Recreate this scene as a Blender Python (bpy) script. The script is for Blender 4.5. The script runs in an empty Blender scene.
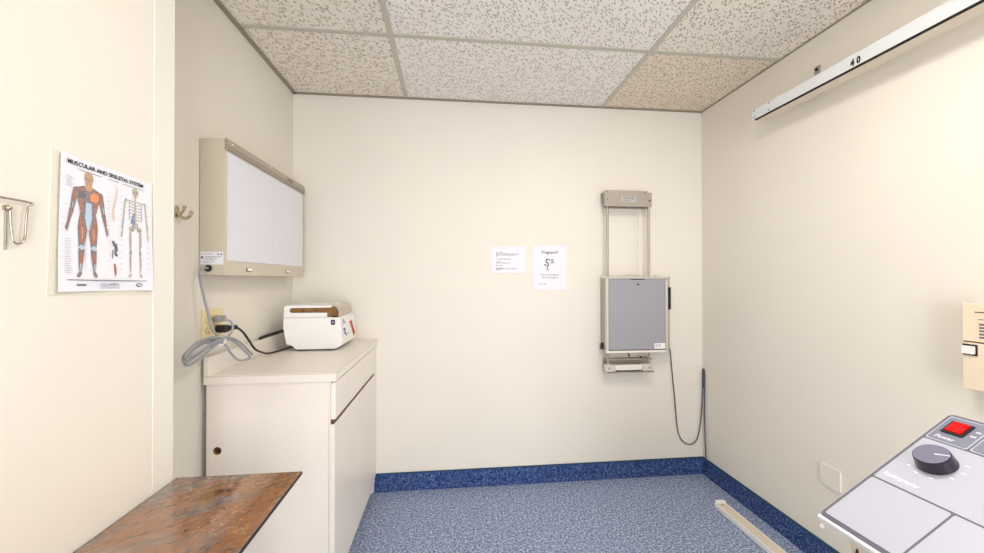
import bpy, bmesh, math, random
from mathutils import Vector, Matrix
random.seed(7)
C = bpy.context.scene.collection
R = math.radians

# ------------------------------------------------------------------ materials
def srgb(r, g, b):
    f = lambda c: (c/255/12.92) if c/255 <= .04045 else ((c/255+.055)/1.055)**2.4
    return (f(r), f(g), f(b), 1)

def mat(name, col, rough=.5, metal=0., spec=.5, bump=0., bscale=200., coat=0., var=0., vscale=8., trans=0.):
    m = bpy.data.materials.new(name); m.use_nodes = True
    nt = m.node_tree; b = nt.nodes['Principled BSDF']
    b.inputs['Base Color'].default_value = col
    b.inputs['Roughness'].default_value = rough
    b.inputs['Metallic'].default_value = metal
    b.inputs['Specular IOR Level'].default_value = spec
    b.inputs['Coat Weight'].default_value = coat
    b.inputs['Transmission Weight'].default_value = trans
    tc = nt.nodes.new('ShaderNodeTexCoord')
    n = nt.nodes.new('ShaderNodeTexNoise'); n.inputs['Scale'].default_value = vscale
    n.inputs['Detail'].default_value = 4
    nt.links.new(tc.outputs['Object'], n.inputs['Vector'])
    mx = nt.nodes.new('ShaderNodeMixRGB'); mx.blend_type = 'MULTIPLY'
    mx.inputs[1].default_value = col
    rp = nt.nodes.new('ShaderNodeValToRGB')
    rp.color_ramp.elements[0].position = .35; rp.color_ramp.elements[1].position = .65
    k = 1-var
    rp.color_ramp.elements[0].color = (k, k, k, 1); rp.color_ramp.elements[1].color = (1, 1, 1, 1)
    nt.links.new(n.outputs['Fac'], rp.inputs['Fac']); nt.links.new(rp.outputs['Color'], mx.inputs[2])
    mx.inputs[0].default_value = 1
    nt.links.new(mx.outputs[0], b.inputs['Base Color'])
    if bump:
        n2 = nt.nodes.new('ShaderNodeTexNoise'); n2.inputs['Scale'].default_value = bscale
        bp = nt.nodes.new('ShaderNodeBump'); bp.inputs['Strength'].default_value = bump
        bp.inputs['Distance'].default_value = .002
        nt.links.new(tc.outputs['Object'], n2.inputs['Vector'])
        nt.links.new(n2.outputs['Fac'], bp.inputs['Height']); nt.links.new(bp.outputs['Normal'], b.inputs['Normal'])
    return m

def emis(name, col, s):
    m = bpy.data.materials.new(name); m.use_nodes = True
    b = m.node_tree.nodes['Principled BSDF']
    b.inputs['Base Color'].default_value = (.8, .8, .8, 1)
    b.inputs['Emission Color'].default_value = col; b.inputs['Emission Strength'].default_value = s
    return m

def ramp_nodes(nt, stops):
    rp = nt.nodes.new('ShaderNodeValToRGB'); cr = rp.color_ramp
    while len(cr.elements) > 1: cr.elements.remove(cr.elements[-1])
    cr.elements[0].position = stops[0][0]; cr.elements[0].color = stops[0][1]
    for p, c in stops[1:]:
        e = cr.elements.new(p); e.color = c
    return rp

def carpet(name, stops, scale, fine):
    m = bpy.data.materials.new(name); m.use_nodes = True; nt = m.node_tree
    b = nt.nodes['Principled BSDF']; b.inputs['Roughness'].default_value = .95; b.inputs['Specular IOR Level'].default_value = .1
    tc = nt.nodes.new('ShaderNodeTexCoord')
    n = nt.nodes.new('ShaderNodeTexNoise'); n.inputs['Scale'].default_value = scale
    n.inputs['Detail'].default_value = 3; n.inputs['Roughness'].default_value = .75
    nt.links.new(tc.outputs['Object'], n.inputs['Vector'])
    rp = ramp_nodes(nt, stops); nt.links.new(n.outputs['Fac'], rp.inputs['Fac'])
    v = nt.nodes.new('ShaderNodeTexVoronoi'); v.inputs['Scale'].default_value = fine
    nt.links.new(tc.outputs['Object'], v.inputs['Vector'])
    sp = nt.nodes.new('ShaderNodeSeparateColor'); nt.links.new(v.outputs['Color'], sp.inputs[0])
    mr = nt.nodes.new('ShaderNodeMapRange'); mr.inputs[3].default_value = .72; mr.inputs[4].default_value = 1.22
    nt.links.new(sp.outputs[0], mr.inputs[0])
    mx = nt.nodes.new('ShaderNodeMixRGB'); mx.blend_type = 'MULTIPLY'; mx.inputs[0].default_value = 1
    nt.links.new(rp.outputs[0], mx.inputs[1]); nt.links.new(mr.outputs[0], mx.inputs[2])
    nt.links.new(mx.outputs[0], b.inputs['Base Color'])
    bp = nt.nodes.new('ShaderNodeBump'); bp.inputs['Strength'].default_value = .5; bp.inputs['Distance'].default_value = .004
    nt.links.new(sp.outputs[1], bp.inputs['Height']); nt.links.new(bp.outputs['Normal'], b.inputs['Normal'])
    return m

def tile_mat(name, base, mark, seed):
    m = bpy.data.materials.new(name); m.use_nodes = True; nt = m.node_tree
    b = nt.nodes['Principled BSDF']; b.inputs['Roughness'].default_value = .95; b.inputs['Specular IOR Level'].default_value = .1
    tc = nt.nodes.new('ShaderNodeTexCoord')
    nd = nt.nodes.new('ShaderNodeTexNoise'); nd.inputs['Scale'].default_value = 28; nd.inputs['Detail'].default_value = 2
    nt.links.new(tc.outputs['Object'], nd.inputs['Vector'])
    sub = nt.nodes.new('ShaderNodeVectorMath'); sub.operation = 'MULTIPLY_ADD'
    sub.inputs[1].default_value = (.014, .014, .014)
    nt.links.new(nd.outputs['Color'], sub.inputs[0]); nt.links.new(tc.outputs['Object'], sub.inputs[2])
    last = None
    for i, (ang, sx, sy, th, keep) in enumerate(((.45, 75, 27, .165, .45), (1.0, 72, 26, .155, .5), (-.3, 80, 30, .15, .7), (0, 120, 110, .15, .7))):
        r0 = nt.nodes.new('ShaderNodeVectorRotate'); r0.rotation_type = 'Z_AXIS'; r0.inputs['Angle'].default_value = ang
        nt.links.new(sub.outputs[0], r0.inputs['Vector'])
        sc = nt.nodes.new('ShaderNodeVectorMath'); sc.operation = 'MULTIPLY_ADD'
        sc.inputs[1].default_value = (sx, sy, 0); sc.inputs[2].default_value = (seed*3.7+i*11.3, i*5.1, 0)
        nt.links.new(r0.outputs[0], sc.inputs[0])
        v = nt.nodes.new('ShaderNodeTexVoronoi'); v.voronoi_dimensions = '2D'; v.inputs['Scale'].default_value = 1
        nt.links.new(sc.outputs[0], v.inputs['Vector'])
        lt = nt.nodes.new('ShaderNodeMapRange'); lt.inputs[1].default_value = th; lt.inputs[2].default_value = th+.06
        lt.inputs[3].default_value = 1; lt.inputs[4].default_value = 0
        nt.links.new(v.outputs['Distance'], lt.inputs[0])
        sp = nt.nodes.new('ShaderNodeSeparateColor'); nt.links.new(v.outputs['Color'], sp.inputs[0])
        gt = nt.nodes.new('ShaderNodeMath'); gt.operation = 'GREATER_THAN'; gt.inputs[1].default_value = keep
        nt.links.new(sp.outputs[0], gt.inputs[0])
        ml = nt.nodes.new('ShaderNodeMath'); ml.operation = 'MULTIPLY'
        nt.links.new(lt.outputs[0], ml.inputs[0]); nt.links.new(gt.outputs[0], ml.inputs[1])
        if last is None: last = ml
        else:
            mm = nt.nodes.new('ShaderNodeMath'); mm.operation = 'MAXIMUM'
            nt.links.new(last.outputs[0], mm.inputs[0]); nt.links.new(ml.outputs[0], mm.inputs[1]); last = mm
    mx = nt.nodes.new('ShaderNodeMixRGB'); mx.inputs[1].default_value = base; mx.inputs[2].default_value = mark
    nt.links.new(last.outputs[0], mx.inputs[0]); nt.links.new(mx.outputs[0], b.inputs['Base Color'])
    inv = nt.nodes.new('ShaderNodeMath'); inv.operation = 'SUBTRACT'; inv.inputs[0].default_value = 1
    nt.links.new(last.outputs[0], inv.inputs[1])
    bp = nt.nodes.new('ShaderNodeBump'); bp.inputs['Strength'].default_value = .4; bp.inputs['Distance'].default_value = .003
    nt.links.new(inv.outputs[0], bp.inputs['Height']); nt.links.new(bp.outputs['Normal'], b.inputs['Normal'])
    return m

def marble():
    m = bpy.data.materials.new('rust_marbled_laminate'); m.use_nodes = True; nt = m.node_tree
    b = nt.nodes['Principled BSDF']; b.inputs['Roughness'].default_value = .07
    b.inputs['Specular IOR Level'].default_value = .8; b.inputs['Coat Weight'].default_value = 1.; b.inputs['Coat Roughness'].default_value = .04
    tc = nt.nodes.new('ShaderNodeTexCoord')
    rot = nt.nodes.new('ShaderNodeVectorRotate'); rot.rotation_type = 'Z_AXIS'; rot.inputs['Angle'].default_value = R(-38)
    nt.links.new(tc.outputs['Object'], rot.inputs['Vector'])
    mp = nt.nodes.new('ShaderNodeVectorMath'); mp.operation = 'MULTIPLY'; mp.inputs[1].default_value = (1, 2.3, 1)
    nt.links.new(rot.outputs[0], mp.inputs[0])
    n = nt.nodes.new('ShaderNodeTexNoise'); n.inputs['Scale'].default_value = 17; n.inputs['Detail'].default_value = 9
    n.inputs['Roughness'].default_value = .72; n.inputs['Distortion'].default_value = 1.3
    nt.links.new(mp.outputs[0], n.inputs['Vector'])
    rp = ramp_nodes(nt, [(.30, srgb(52, 40, 36)), (.40, srgb(96, 76, 62)), (.46, srgb(132, 86, 52)), (.52, srgb(162, 96, 46)), (.57, srgb(116, 90, 70)), (.64, srgb(180, 116, 54)), (.74, srgb(140, 120, 100))])
    nt.links.new(n.outputs['Fac'], rp.inputs['Fac'])
    n2 = nt.nodes.new('ShaderNodeTexNoise'); n2.inputs['Scale'].default_value = 5; n2.inputs['Detail'].default_value = 5; n2.inputs['Distortion'].default_value = .8
    nt.links.new(mp.outputs[0], n2.inputs['Vector'])
    r2 = ramp_nodes(nt, [(.46, (0, 0, 0, 1)), (.60, (.8, .8, .8, 1))]); nt.links.new(n2.outputs['Fac'], r2.inputs['Fac'])
    n4 = nt.nodes.new('ShaderNodeTexNoise'); n4.inputs['Scale'].default_value = 30; n4.inputs['Detail'].default_value = 6
    nt.links.new(mp.outputs[0], n4.inputs['Vector'])
    r4 = ramp_nodes(nt, [(.4, srgb(84, 82, 84)), (.62, srgb(138, 128, 118))]); nt.links.new(n4.outputs['Fac'], r4.inputs['Fac'])
    mx = nt.nodes.new('ShaderNodeMixRGB')
    nt.links.new(r2.outputs[0], mx.inputs[0]); nt.links.new(rp.outputs[0], mx.inputs[1]); nt.links.new(r4.outputs[0], mx.inputs[2])
    # thin pale veins: narrow band of another noise, only in patches
    n3 = nt.nodes.new('ShaderNodeTexNoise'); n3.inputs['Scale'].default_value = 17; n3.inputs['Detail'].default_value = 3; n3.inputs['Distortion'].default_value = 2.2
    nt.links.new(mp.outputs[0], n3.inputs['Vector'])
    r3 = ramp_nodes(nt, [(.490, (0, 0, 0, 1)), (.5, (1, 1, 1, 1)), (.510, (0, 0, 0, 1))]); nt.links.new(n3.outputs['Fac'], r3.inputs['Fac'])
    n5 = nt.nodes.new('ShaderNodeTexNoise'); n5.inputs['Scale'].default_value = 9
    nt.links.new(tc.outputs['Object'], n5.inputs['Vector'])
    r5 = ramp_nodes(nt, [(.52, (0, 0, 0, 1)), (.6, (1, 1, 1, 1))]); nt.links.new(n5.outputs['Fac'], r5.inputs['Fac'])
    ml = nt.nodes.new('ShaderNodeMath'); ml.operation = 'MULTIPLY'
    nt.links.new(r3.outputs[0], ml.inputs[0]); nt.links.new(r5.outputs[0], ml.inputs[1])
    mx2 = nt.nodes.new('ShaderNodeMixRGB'); mx2.inputs[2].default_value = srgb(222, 190, 150)
    nt.links.new(ml.outputs[0], mx2.inputs[0]); nt.links.new(mx.outputs[0], mx2.inputs[1])
    nt.links.new(mx2.outputs[0], b.inputs['Base Color'])
    return m

M = dict(
    wall=mat('cream_wall_paint', (.835, .79, .708, 1), .6, spec=.3, bump=.08, bscale=260, var=.02, vscale=2.5),
    guard=mat('pale_corner_guard', (.83, .80, .73, 1), .3),
    grid=mat('grey_ceiling_grid', srgb(192, 189, 174), .45),
    gridd=mat('dark_wall_angle', srgb(150, 140, 122), .5),
    trimtop=mat('teal_carpet_binding', srgb(18, 70, 96), .7),
    lam=mat('almond_laminate', (.88, .82, .745, 1), .35, spec=.4, var=.02),
    lamdark=mat('brown_seam_and_gap_shade', srgb(96, 72, 54), .7),
    dark=mat('dark_void', srgb(30, 22, 18), .9),
    wood=mat('raw_particle_board', srgb(196, 140, 90), .8, var=.3, vscale=120),
    toe=mat('dark_toe_kick_laminate', srgb(60, 56, 60), .7),  # even dark grey for toe kick and console plinth
    vbeige=mat('beige_enamelled_steel', srgb(207, 198, 180), .4, var=.015),
    vgrey=mat('grey_clip_rail', srgb(176, 168, 152), .35, metal=.35),
    screen=mat('white_viewing_plastic', srgb(226, 227, 236), .25, coat=.2),
    white=mat('white_plastic', srgb(243, 243, 243), .3, coat=.2),
    paper=mat('white_paper', srgb(236, 236, 243), .8, spec=.2),
    paperc=mat('cream_paper', srgb(226, 222, 205), .8, spec=.2),
    ink=mat('black_ink', srgb(40, 38, 42), .8),
    inkg=mat('grey_ink', srgb(116, 114, 124), .8),
    inkl=mat('pale_grey_ink', srgb(206, 206, 212), .8),
    inkb=mat('blue_grey_ink', srgb(96, 100, 140), .8),
    chrome=mat('worn_chrome', srgb(190, 180, 165), .22, metal=1),
    brass=mat('antique_nickel', srgb(196, 186, 168), .25, metal=1),
    steel=mat('galvanised_steel', srgb(176, 170, 160), .35, metal=.7, var=.1, vscale=90),
    bronze=mat('champagne_hammered_metal', srgb(182, 173, 160), .38, metal=.3, var=.1, vscale=300),
    alu=mat('pale_aluminium', srgb(214, 208, 198), .35, metal=.25),
    greyp=mat('grey_cassette_front', srgb(160, 160, 167), .5, var=.03, vscale=300),
    black=mat('black_plastic', srgb(22, 20, 24), .4),
    cgrey=mat('grey_cord_rubber', srgb(158, 160, 166), .5),
    cblue=mat('blue_grey_cable', srgb(84, 88, 98), .5),
    cblk=mat('black_cord_rubber', srgb(42, 36, 36), .5),
    ivory=mat('ivory_plastic', srgb(238, 220, 170), .4),
    cream=mat('cream_plastic', srgb(238, 222, 196), .4),
    tan=mat('tan_translucent_visor', srgb(180, 164, 142), .22, coat=.5),
    amber=mat('amber_interior', srgb(150, 108, 62), .3, var=.5, vscale=30),
    navy=mat('navy_rocker', srgb(36, 30, 66), .35),
    orange=mat('orange_sticker', srgb(222, 92, 52), .6, var=.25, vscale=140),
    whiterail=mat('white_anodised_rail', srgb(222, 224, 226), .35),
    beigerail=mat('beige_rail', srgb(222, 210, 190), .5),
    cons=mat('pale_grey_console_face', srgb(184, 187, 201), .4),
    consd=mat('slate_console_border', srgb(98, 98, 112), .45),
    consm=mat('mid_grey_console_field', srgb(124, 127, 144), .45),
    knob=mat('dark_plum_knob_side', srgb(28, 20, 38), .3, coat=.3),
    knobt=mat('grey_violet_knob_top', srgb(116, 116, 138), .35),
    red=mat('red_rocker', srgb(214, 0, 4), .6, spec=.2),
    edge=mat('dark_table_edge', srgb(44, 30, 30), .4),
    tagm=mat('silver_label', srgb(206, 204, 200), .4, var=.3, vscale=260),
    diff=emis('lit_diffuser', (1, .955, .885, 1), 19.5),
    carpet=carpet('blue_flecked_carpet', [(.30, srgb(64, 80, 122)), (.43, srgb(112, 130, 168)), (.53, srgb(158, 170, 196)), (.66, srgb(212, 218, 230))], 95, 190),
    carpetb=carpet('navy_flecked_carpet_base', [(.30, srgb(24, 36, 82)), (.45, srgb(50, 70, 122)), (.58, srgb(84, 106, 156)), (.72, srgb(138, 154, 190))], 110, 200),
    tile=tile_mat('fissured_ceiling_tile', (.87, .815, .73, 1), (.42, .35, .27, 1), 1),
    tilew=tile_mat('fresher_white_ceiling_tile', (.90, .87, .83, 1), (.48, .43, .38, 1), 2),
    tileb=tile_mat('yellowed_ceiling_tile', (.82, .735, .61, 1), (.42, .34, .25, 1), 3),
    marble=marble(),
    cap_skin=mat('print_tan', srgb(196, 160, 128), .8), cap_dark=mat('print_mauve_brown', srgb(160, 142, 142), .8, var=.4, vscale=300),
    cap_red=mat('print_muscle_red', srgb(196, 132, 108), .8, var=.35, vscale=350), cap_or=mat('print_orange', srgb(232, 150, 104), .8),
    cap_blue=mat('print_pale_blue', srgb(188, 206, 222), .8), cap_bone=mat('print_bone', srgb(190, 184, 166), .8),
    cap_bl2=mat('print_mid_blue', srgb(124, 146, 170), .8), cap_cr=mat('print_cream', srgb(232, 214, 196), .8),
)

# ------------------------------------------------------------------ geometry helpers
def nb(): return bmesh.new()

def box(bm, x0, x1, y0, y1, z0, z1, bev=0., seg=2):
    t = bmesh.new()
    bmesh.ops.create_cube(t, size=1)
    for v in t.verts:
        v.co = Vector(((x0+x1)/2+v.co.x*(x1-x0), (y0+y1)/2+v.co.y*(y1-y0), (z0+z1)/2+v.co.z*(z1-z0)))
    if bev: bmesh.ops.bevel(t, geom=list(t.edges), offset=bev, segments=seg, affect='EDGES', profile=.5)
    me = bpy.data.meshes.new('t'); t.to_mesh(me); bm.from_mesh(me); t.free(); bpy.data.meshes.remove(me)
    return bm

def merge(bm, t, mt=None):
    if mt is not None: t.transform(mt)
    me = bpy.data.meshes.new('t'); t.to_mesh(me); bm.from_mesh(me); t.free(); bpy.data.meshes.remove(me)

def cyl(bm, p0, p1, r0, r1=None, seg=20, caps=True):
    p0, p1 = Vector(p0), Vector(p1); r1 = r0 if r1 is None else r1
    t = bmesh.new(); d = p1-p0
    bmesh.ops.create_cone(t, cap_ends=caps, segments=seg, radius1=r0, radius2=r1, depth=d.length)
    merge(bm, t, Matrix.Translation((p0+p1)/2) @ d.to_track_quat('Z', 'Y').to_matrix().to_4x4())
    return bm

def ball(bm, c, r, sc=(1, 1, 1), seg=16):
    t = bmesh.new(); bmesh.ops.create_uvsphere(t, u_segments=seg, v_segments=seg//2+2, radius=r)
    merge(bm, t, Matrix.Translation(c) @ Matrix.Diagonal((*sc, 1)))
    return bm

def smooth_path(pts, n=8):
    P = [Vector(p) for p in pts]; out = []
    for i in range(len(P)-1):
        a, b, c, d = P[max(i-1, 0)], P[i], P[i+1], P[min(i+2, len(P)-1)]
        for k in range(n):
            t = k/n
            out.append(.5*((2*b)+(c-a)*t+(2*a-5*b+4*c-d)*t*t+(3*b-a-3*c+d)*t**3))
    out.append(P[-1]); return out

def tube(bm, pts, r, seg=8, smooth=True, n=8):
    P = smooth_path(pts, n) if smooth else [Vector(p) for p in pts]
    rs = r if isinstance(r, (list, tuple)) else None
    up = None; rings = []
    for i, p in enumerate(P):
        t = (P[min(i+1, len(P)-1)]-P[max(i-1, 0)]).normalized()
        if up is None:
            up = t.orthogonal().normalized()
        up = (up-t*up.dot(t)).normalized(); s = t.cross(up)
        rr = r if rs is None else rs[0]+(rs[1]-rs[0])*i/(len(P)-1)
        rings.append([bm.verts.new(p+(up*math.cos(a)+s*math.sin(a))*rr) for a in [2*math.pi*k/seg for k in range(seg)]])
    for a, b in zip(rings, rings[1:]):
        for k in range(seg): bm.faces.new((a[k], a[(k+1) % seg], b[(k+1) % seg], b[k]))
    bm.faces.new(rings[0][::-1]); bm.faces.new(rings[-1])
    return bm

class Fr:
    """local frame on a surface: u to the right, v up, w out of the surface"""
    def __init__(s, o, u, v):
        s.o, s.u, s.v = Vector(o), Vector(u).normalized(), Vector(v).normalized(); s.w = s.u.cross(s.v)
    def p(s, a, b, c=0.): return s.o+s.u*a+s.v*b+s.w*c
    def m(s):
        return Matrix(((s.u.x, s.v.x, s.w.x, s.o.x), (s.u.y, s.v.y, s.w.y, s.o.y), (s.u.z, s.v.z, s.w.z, s.o.z), (0, 0, 0, 1)))

def prism(bm, fr, poly, w0, w1, bev=0.):
    t = bmesh.new()
    A = [t.verts.new((x, y, w0)) for x, y in poly]; B = [t.verts.new((x, y, w1)) for x, y in poly]
    area = sum(poly[i-1][0]*poly[i][1]-poly[i][0]*poly[i-1][1] for i in range(len(poly)))
    if area < 0: A.reverse(); B.reverse()
    t.faces.new(A[::-1]); t.faces.new(B); n = len(poly)
    for i in range(n): t.faces.new((A[i], A[(i+1) % n], B[(i+1) % n], B[i]))
    if bev: bmesh.ops.bevel(t, geom=[e for e in t.edges], offset=bev, segments=2, affect='EDGES')
    merge(bm, t, fr.m()); return bm

def rect(a0, a1, b0, b1): return [(a0, b0), (a1, b0), (a1, b1), (a0, b1)]
def rrect(a0, a1, b0, b1, r, n=5):
    o = []
    for cx, cy, s in ((a1-r, b0+r, -90), (a1-r, b1-r, 0), (a0+r, b1-r, 90), (a0+r, b0+r, 180)):
        for k in range(n+1):
            a = R(s+90*k/n); o.append((cx+r*math.cos(a), cy+r*math.sin(a)))
    return o
def ell(cx, cy, rx, ry, n=20): return [(cx+rx*math.cos(2*math.pi*k/n), cy+ry*math.sin(2*math.pi*k/n)) for k in range(n)]
def cap(x0, y0, r0, x1, y1, r1, n=6):
    a = math.atan2(y1-y0, x1-x0); o = []
    for k in range(n+1):
        t = a+math.pi/2+math.pi*k/n; o.append((x0+r0*math.cos(t), y0+r0*math.sin(t)))
    for k in range(n+1):
        t = a-math.pi/2+math.pi*k/n; o.append((x1+r1*math.cos(t), y1+r1*math.sin(t)))
    return o

def root_of(o):
    while o.parent: o = o.parent
    return o

def obj(name, bm, m, parent=None, label=None, kind=None, smooth=None, loc=None):
    bmesh.ops.recalc_face_normals(bm, faces=list(bm.faces)) if smooth != 'keep' else None
    off = Vector(loc) if loc is not None and parent is None else (root_of(parent).location if parent else Vector((0, 0, 0)))
    bm.transform(Matrix.Translation(-off))
    me = bpy.data.meshes.new(name); bm.to_mesh(me); bm.free()
    for mm in (m if isinstance(m, (list, tuple)) else [m]): me.materials.append(mm)
    o = bpy.data.objects.new(name, me); C.objects.link(o)
    if parent: o.parent = parent
    elif loc is not None: o.location = loc
    if smooth and smooth != 'keep':
        me.polygons.foreach_set('use_smooth', [True]*len(me.polygons))
        try: me.set_sharp_from_angle(angle=R(smooth if smooth is not True else 40))
        except Exception: pass
    if label: o['label'] = label
    if kind: o['kind'] = kind
    return o

def thing(name, label, cat, loc, group=None):
    o = bpy.data.objects.new(name, None); C.objects.link(o); o.location = loc
    o.empty_display_size = .05
    o['label'] = label; o['category'] = cat
    if group: o['group'] = group
    return o

def struct(name, bm, m, parent=None, smooth=None): return obj(name, bm, m, parent, kind='structure', smooth=smooth)

def text_bm(bm, s, fr, a, b, size, w=.0006, depth=.0002, align='LEFT', sx=1., shear=0., mapf=None, bold=0.):
    cu = bpy.data.curves.new('t', 'FONT'); cu.body = s; cu.size = size; cu.align_x = align; cu.extrude = depth
    cu.resolution_u = 2; cu.shear = shear; cu.offset = bold
    o = bpy.data.objects.new('t', cu); C.objects.link(o)
    bpy.context.view_layer.update()
    me = bpy.data.meshes.new_from_object(o.evaluated_get(bpy.context.evaluated_depsgraph_get()))
    t = bmesh.new(); t.from_mesh(me)
    for v in t.verts:
        x, y, z = a+v.co.x*sx, b+v.co.y, w+v.co.z
        v.co = mapf(x, y, z) if mapf else fr.p(x, y, z)
    me2 = bpy.data.meshes.new('t'); t.to_mesh(me2); bm.from_mesh(me2); t.free()
    bpy.data.meshes.remove(me2); bpy.data.meshes.remove(me); bpy.data.objects.remove(o); bpy.data.curves.remove(cu)
    return bm

# ------------------------------------------------------------------ room
XL, XN, YN = -.9205, -.712, 1.071
XR, YB, H, YF = 1.6293, 2.3596, 2.3555, -1.7
T = .1
b = nb(); box(b, XL-T, XR+T, YF-T, YB+T, -.1, 0); struct('floor', b, M['carpet'])
b = nb()
top = Fr((0, 0, 0), (1, 0, 0), (0, 1, 0))
prism(b, top, [(XN, YF-T), (XN, YN), (XL, YN), (XL, YB+T), (XL-T, YB+T), (XL-T, YF-T)], 0, H)
struct('wall_left', b, M['wall'])
b = nb(); box(b, XL, XR, YB, YB+T, 0, H); struct('wall_back', b, M['wall'])
b = nb(); box(b, XR, XR+T, YF-T, YB+T, 0, H); struct('wall_right', b, M['wall'])
DX0, DX1, DH = -.05, .95, 2.08
b = nb(); box(b, XN, DX0, YF-T, YF, 0, H); box(b, DX1, XR, YF-T, YF, 0, H); box(b, DX0, DX1, YF-T, YF, DH, H); struct('wall_front', b, M['wall'])  # unseen wall; its doorway opening is added for the fill lamp

# ceiling: lay-in tiles between the runners (two tiles are a different tone)
gx = [-1.489, -.2688, .9512, 2.171]; gy = [YB-.6079*k for k in range(0, 8)]
b = nb()
ml = b.faces.layers.int.new('mi') if False else None
me = bpy.data.meshes.new('ceiling')
tb = bmesh.new()
for i in range(3):
    for j in range(7):
        x0, x1 = max(gx[i], XL-T), min(gx[i+1], XR+T); y1, y0 = gy[j]+(T if j == 0 else 0), max(gy[j+1], YF-T)
        if y0 >= y1: continue
        t = bmesh.new(); box(t, x0, x1, y0, y1, H, H+.02)
        mi = 1 if (i == 1 and j == 0) or (i == 1 and j == 1) else (2 if i == 2 and j == 0 else 0)
        for f in t.faces: f.material_index = mi
        merge(tb, t)
tb.to_mesh(me); tb.free()
for k in ('tile', 'tilew', 'tileb'): me.materials.append(M[k])
ce = bpy.data.objects.new('ceiling', me); C.objects.link(ce); ce['kind'] = 'structure'
b = nb(); g = .0125; zz = H-.004
for x in gx[1:3]: box(b, x-g, x+g, YF, YB-.0, zz, H+.001, .001, 1)
for y in gy[1:7]:
    if y > YF: box(b, XL if y > YN else XN, XR, y-g, y+g, zz+.0008, H+.001, .0008, 1)
struct('trim_1', b, M['grid'])
b = nb()   # wall angle
box(b, XL, XR, YB-.018, YB, H-.006, H); box(b, XR-.006, XR, YF, YB, H-.006, H)
box(b, XL, XL+.022, YN, YB, H-.006, H); box(b, XN, XN+.022, YF, YN, H-.006, H); box(b, XL, XN, YN, YN+.02, H-.006, H)
struct('trim_2', b, M['gridd'])
b = nb()   # corner guard on the projecting wall end
box(b, XN, XN+.0025, YN-.068, YN+.0025, .1, H-.006, .001, 1); box(b, XN-.06, XN+.0025, YN, YN+.0025, .1, H-.006, .001, 1)
struct('trim_3', b, M['guard'])

# carpet base
bh = .1097
def base_strip(name, x0, x1, y0, y1, tx0, tx1, ty0, ty1):
    b = nb(); box(b, x0, x1, y0, y1, 0, bh-.006); o = struct(name, b, M['carpetb'])
    b = nb(); box(b, tx0, tx1, ty0, ty1, bh-.006, bh, .0012, 1); p = obj('binding', b, M['trimtop'], o, kind='structure')
    return o
base_strip('baseboard_back', -.455, XR, YB-.009, YB, -.455, XR, YB-.011, YB)
base_strip('baseboard_right', XR-.009, XR, YF, YB-.009, XR-.011, XR, YF, YB-.011)
base_strip('baseboard_left', XN, XN+.009, YF, YN+.009, XN, XN+.011, YF, YN+.011)
b = nb()   # casing of the unseen doorway, added to let the fill lamp in
box(b, DX0-.06, DX0, YF-T-.01, YF+.012, 0, DH+.06, .002, 1); box(b, DX1, DX1+.06, YF-T-.01, YF+.012, 0, DH+.06, .002, 1); box(b, DX0, DX1, YF-T-.01, YF+.012, DH, DH+.06, .002, 1)
struct('trim_4', b, M['guard'])

LW = lambda o: Fr(o, (0, 1, 0), (0, 0, 1))      # on a wall facing +X
RW = lambda o: Fr(o, (0, -1, 0), (0, 0, 1))     # on a wall facing -X
BW = lambda o: Fr(o, (1, 0, 0), (0, 0, 1))      # on a wall facing -Y

# ------------------------------------------------------------------ ceiling lights (behind and above the camera)
def troffer(x0, x1, y0, y1, label):
    t = thing('ceiling_light', label, 'ceiling light', ((x0+x1)/2, (y0+y1)/2, H-.02))
    b = nb()
    for (a, c, d, e) in ((x0, x1, y0, y0+.03), (x0, x1, y1-.03, y1), (x0, x0+.03, y0+.03, y1-.03), (x1-.03, x1, y0+.03, y1-.03)):
        box(b, a, c, d, e, H-.018, H-.0045, .002, 1)
    obj('frame', b, M['white'], t)
    b = nb(); box(b, x0+.03, x1-.03, y0+.03, y1-.03, H-.012, H-.006); obj('diffuser', b, M['diff'], t)
troffer(.345, .9387, .5485, 1.132, 'white recessed fluorescent ceiling light panel above the middle of the room')

# ------------------------------------------------------------------ base cabinet and worktop
X0c, Xf, Y0c, ztop = -.900, -.45, 1.53, .908
Y1c = YB-.002
t = thing('base_cabinet', 'almond laminate base cabinet with one drawer over two doors under the worktop', 'cabinet', ((X0c+Xf)/2, (Y0c+Y1c)/2, 0))
# side panel with a round access hole
b = nb()
fr = BW((0, Y0c, 0)); hc = (-.862, .629); hr = .0145
z0, z1, xa, xb = 0.0, .8735, X0c, -.465
n = 32
def quadpt(a):
    # point on the rectangle boundary in direction a from the hole centre
    dx, dy = math.cos(a), math.sin(a); ts = []
    if dx > 1e-9: ts.append((xb-hc[0])/dx)
    if dx < -1e-9: ts.append((xa-hc[0])/dx)
    if dy > 1e-9: ts.append((z1-hc[1])/dy)
    if dy < -1e-9: ts.append((z0-hc[1])/dy)
    k = min(ts); return (hc[0]+dx*k, hc[1]+dy*k)
angs = sorted([2*math.pi*k/n for k in range(n)]+[math.atan2(y-hc[1], x-hc[0]) % (2*math.pi) for x in (xa, xb) for y in (z0, z1)])
def ring(bm, pts, y): return [bm.verts.new((x, y, z)) for x, z in pts]
inn = [(hc[0]+hr*math.cos(a), hc[1]+hr*math.sin(a)) for a in angs]; outr = [quadpt(a) for a in angs]
i0, o0, i1, o1 = ring(b, inn, Y0c), ring(b, outr, Y0c), ring(b, inn, Y0c+.016), ring(b, outr, Y0c+.016)
K = len(angs)
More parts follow.
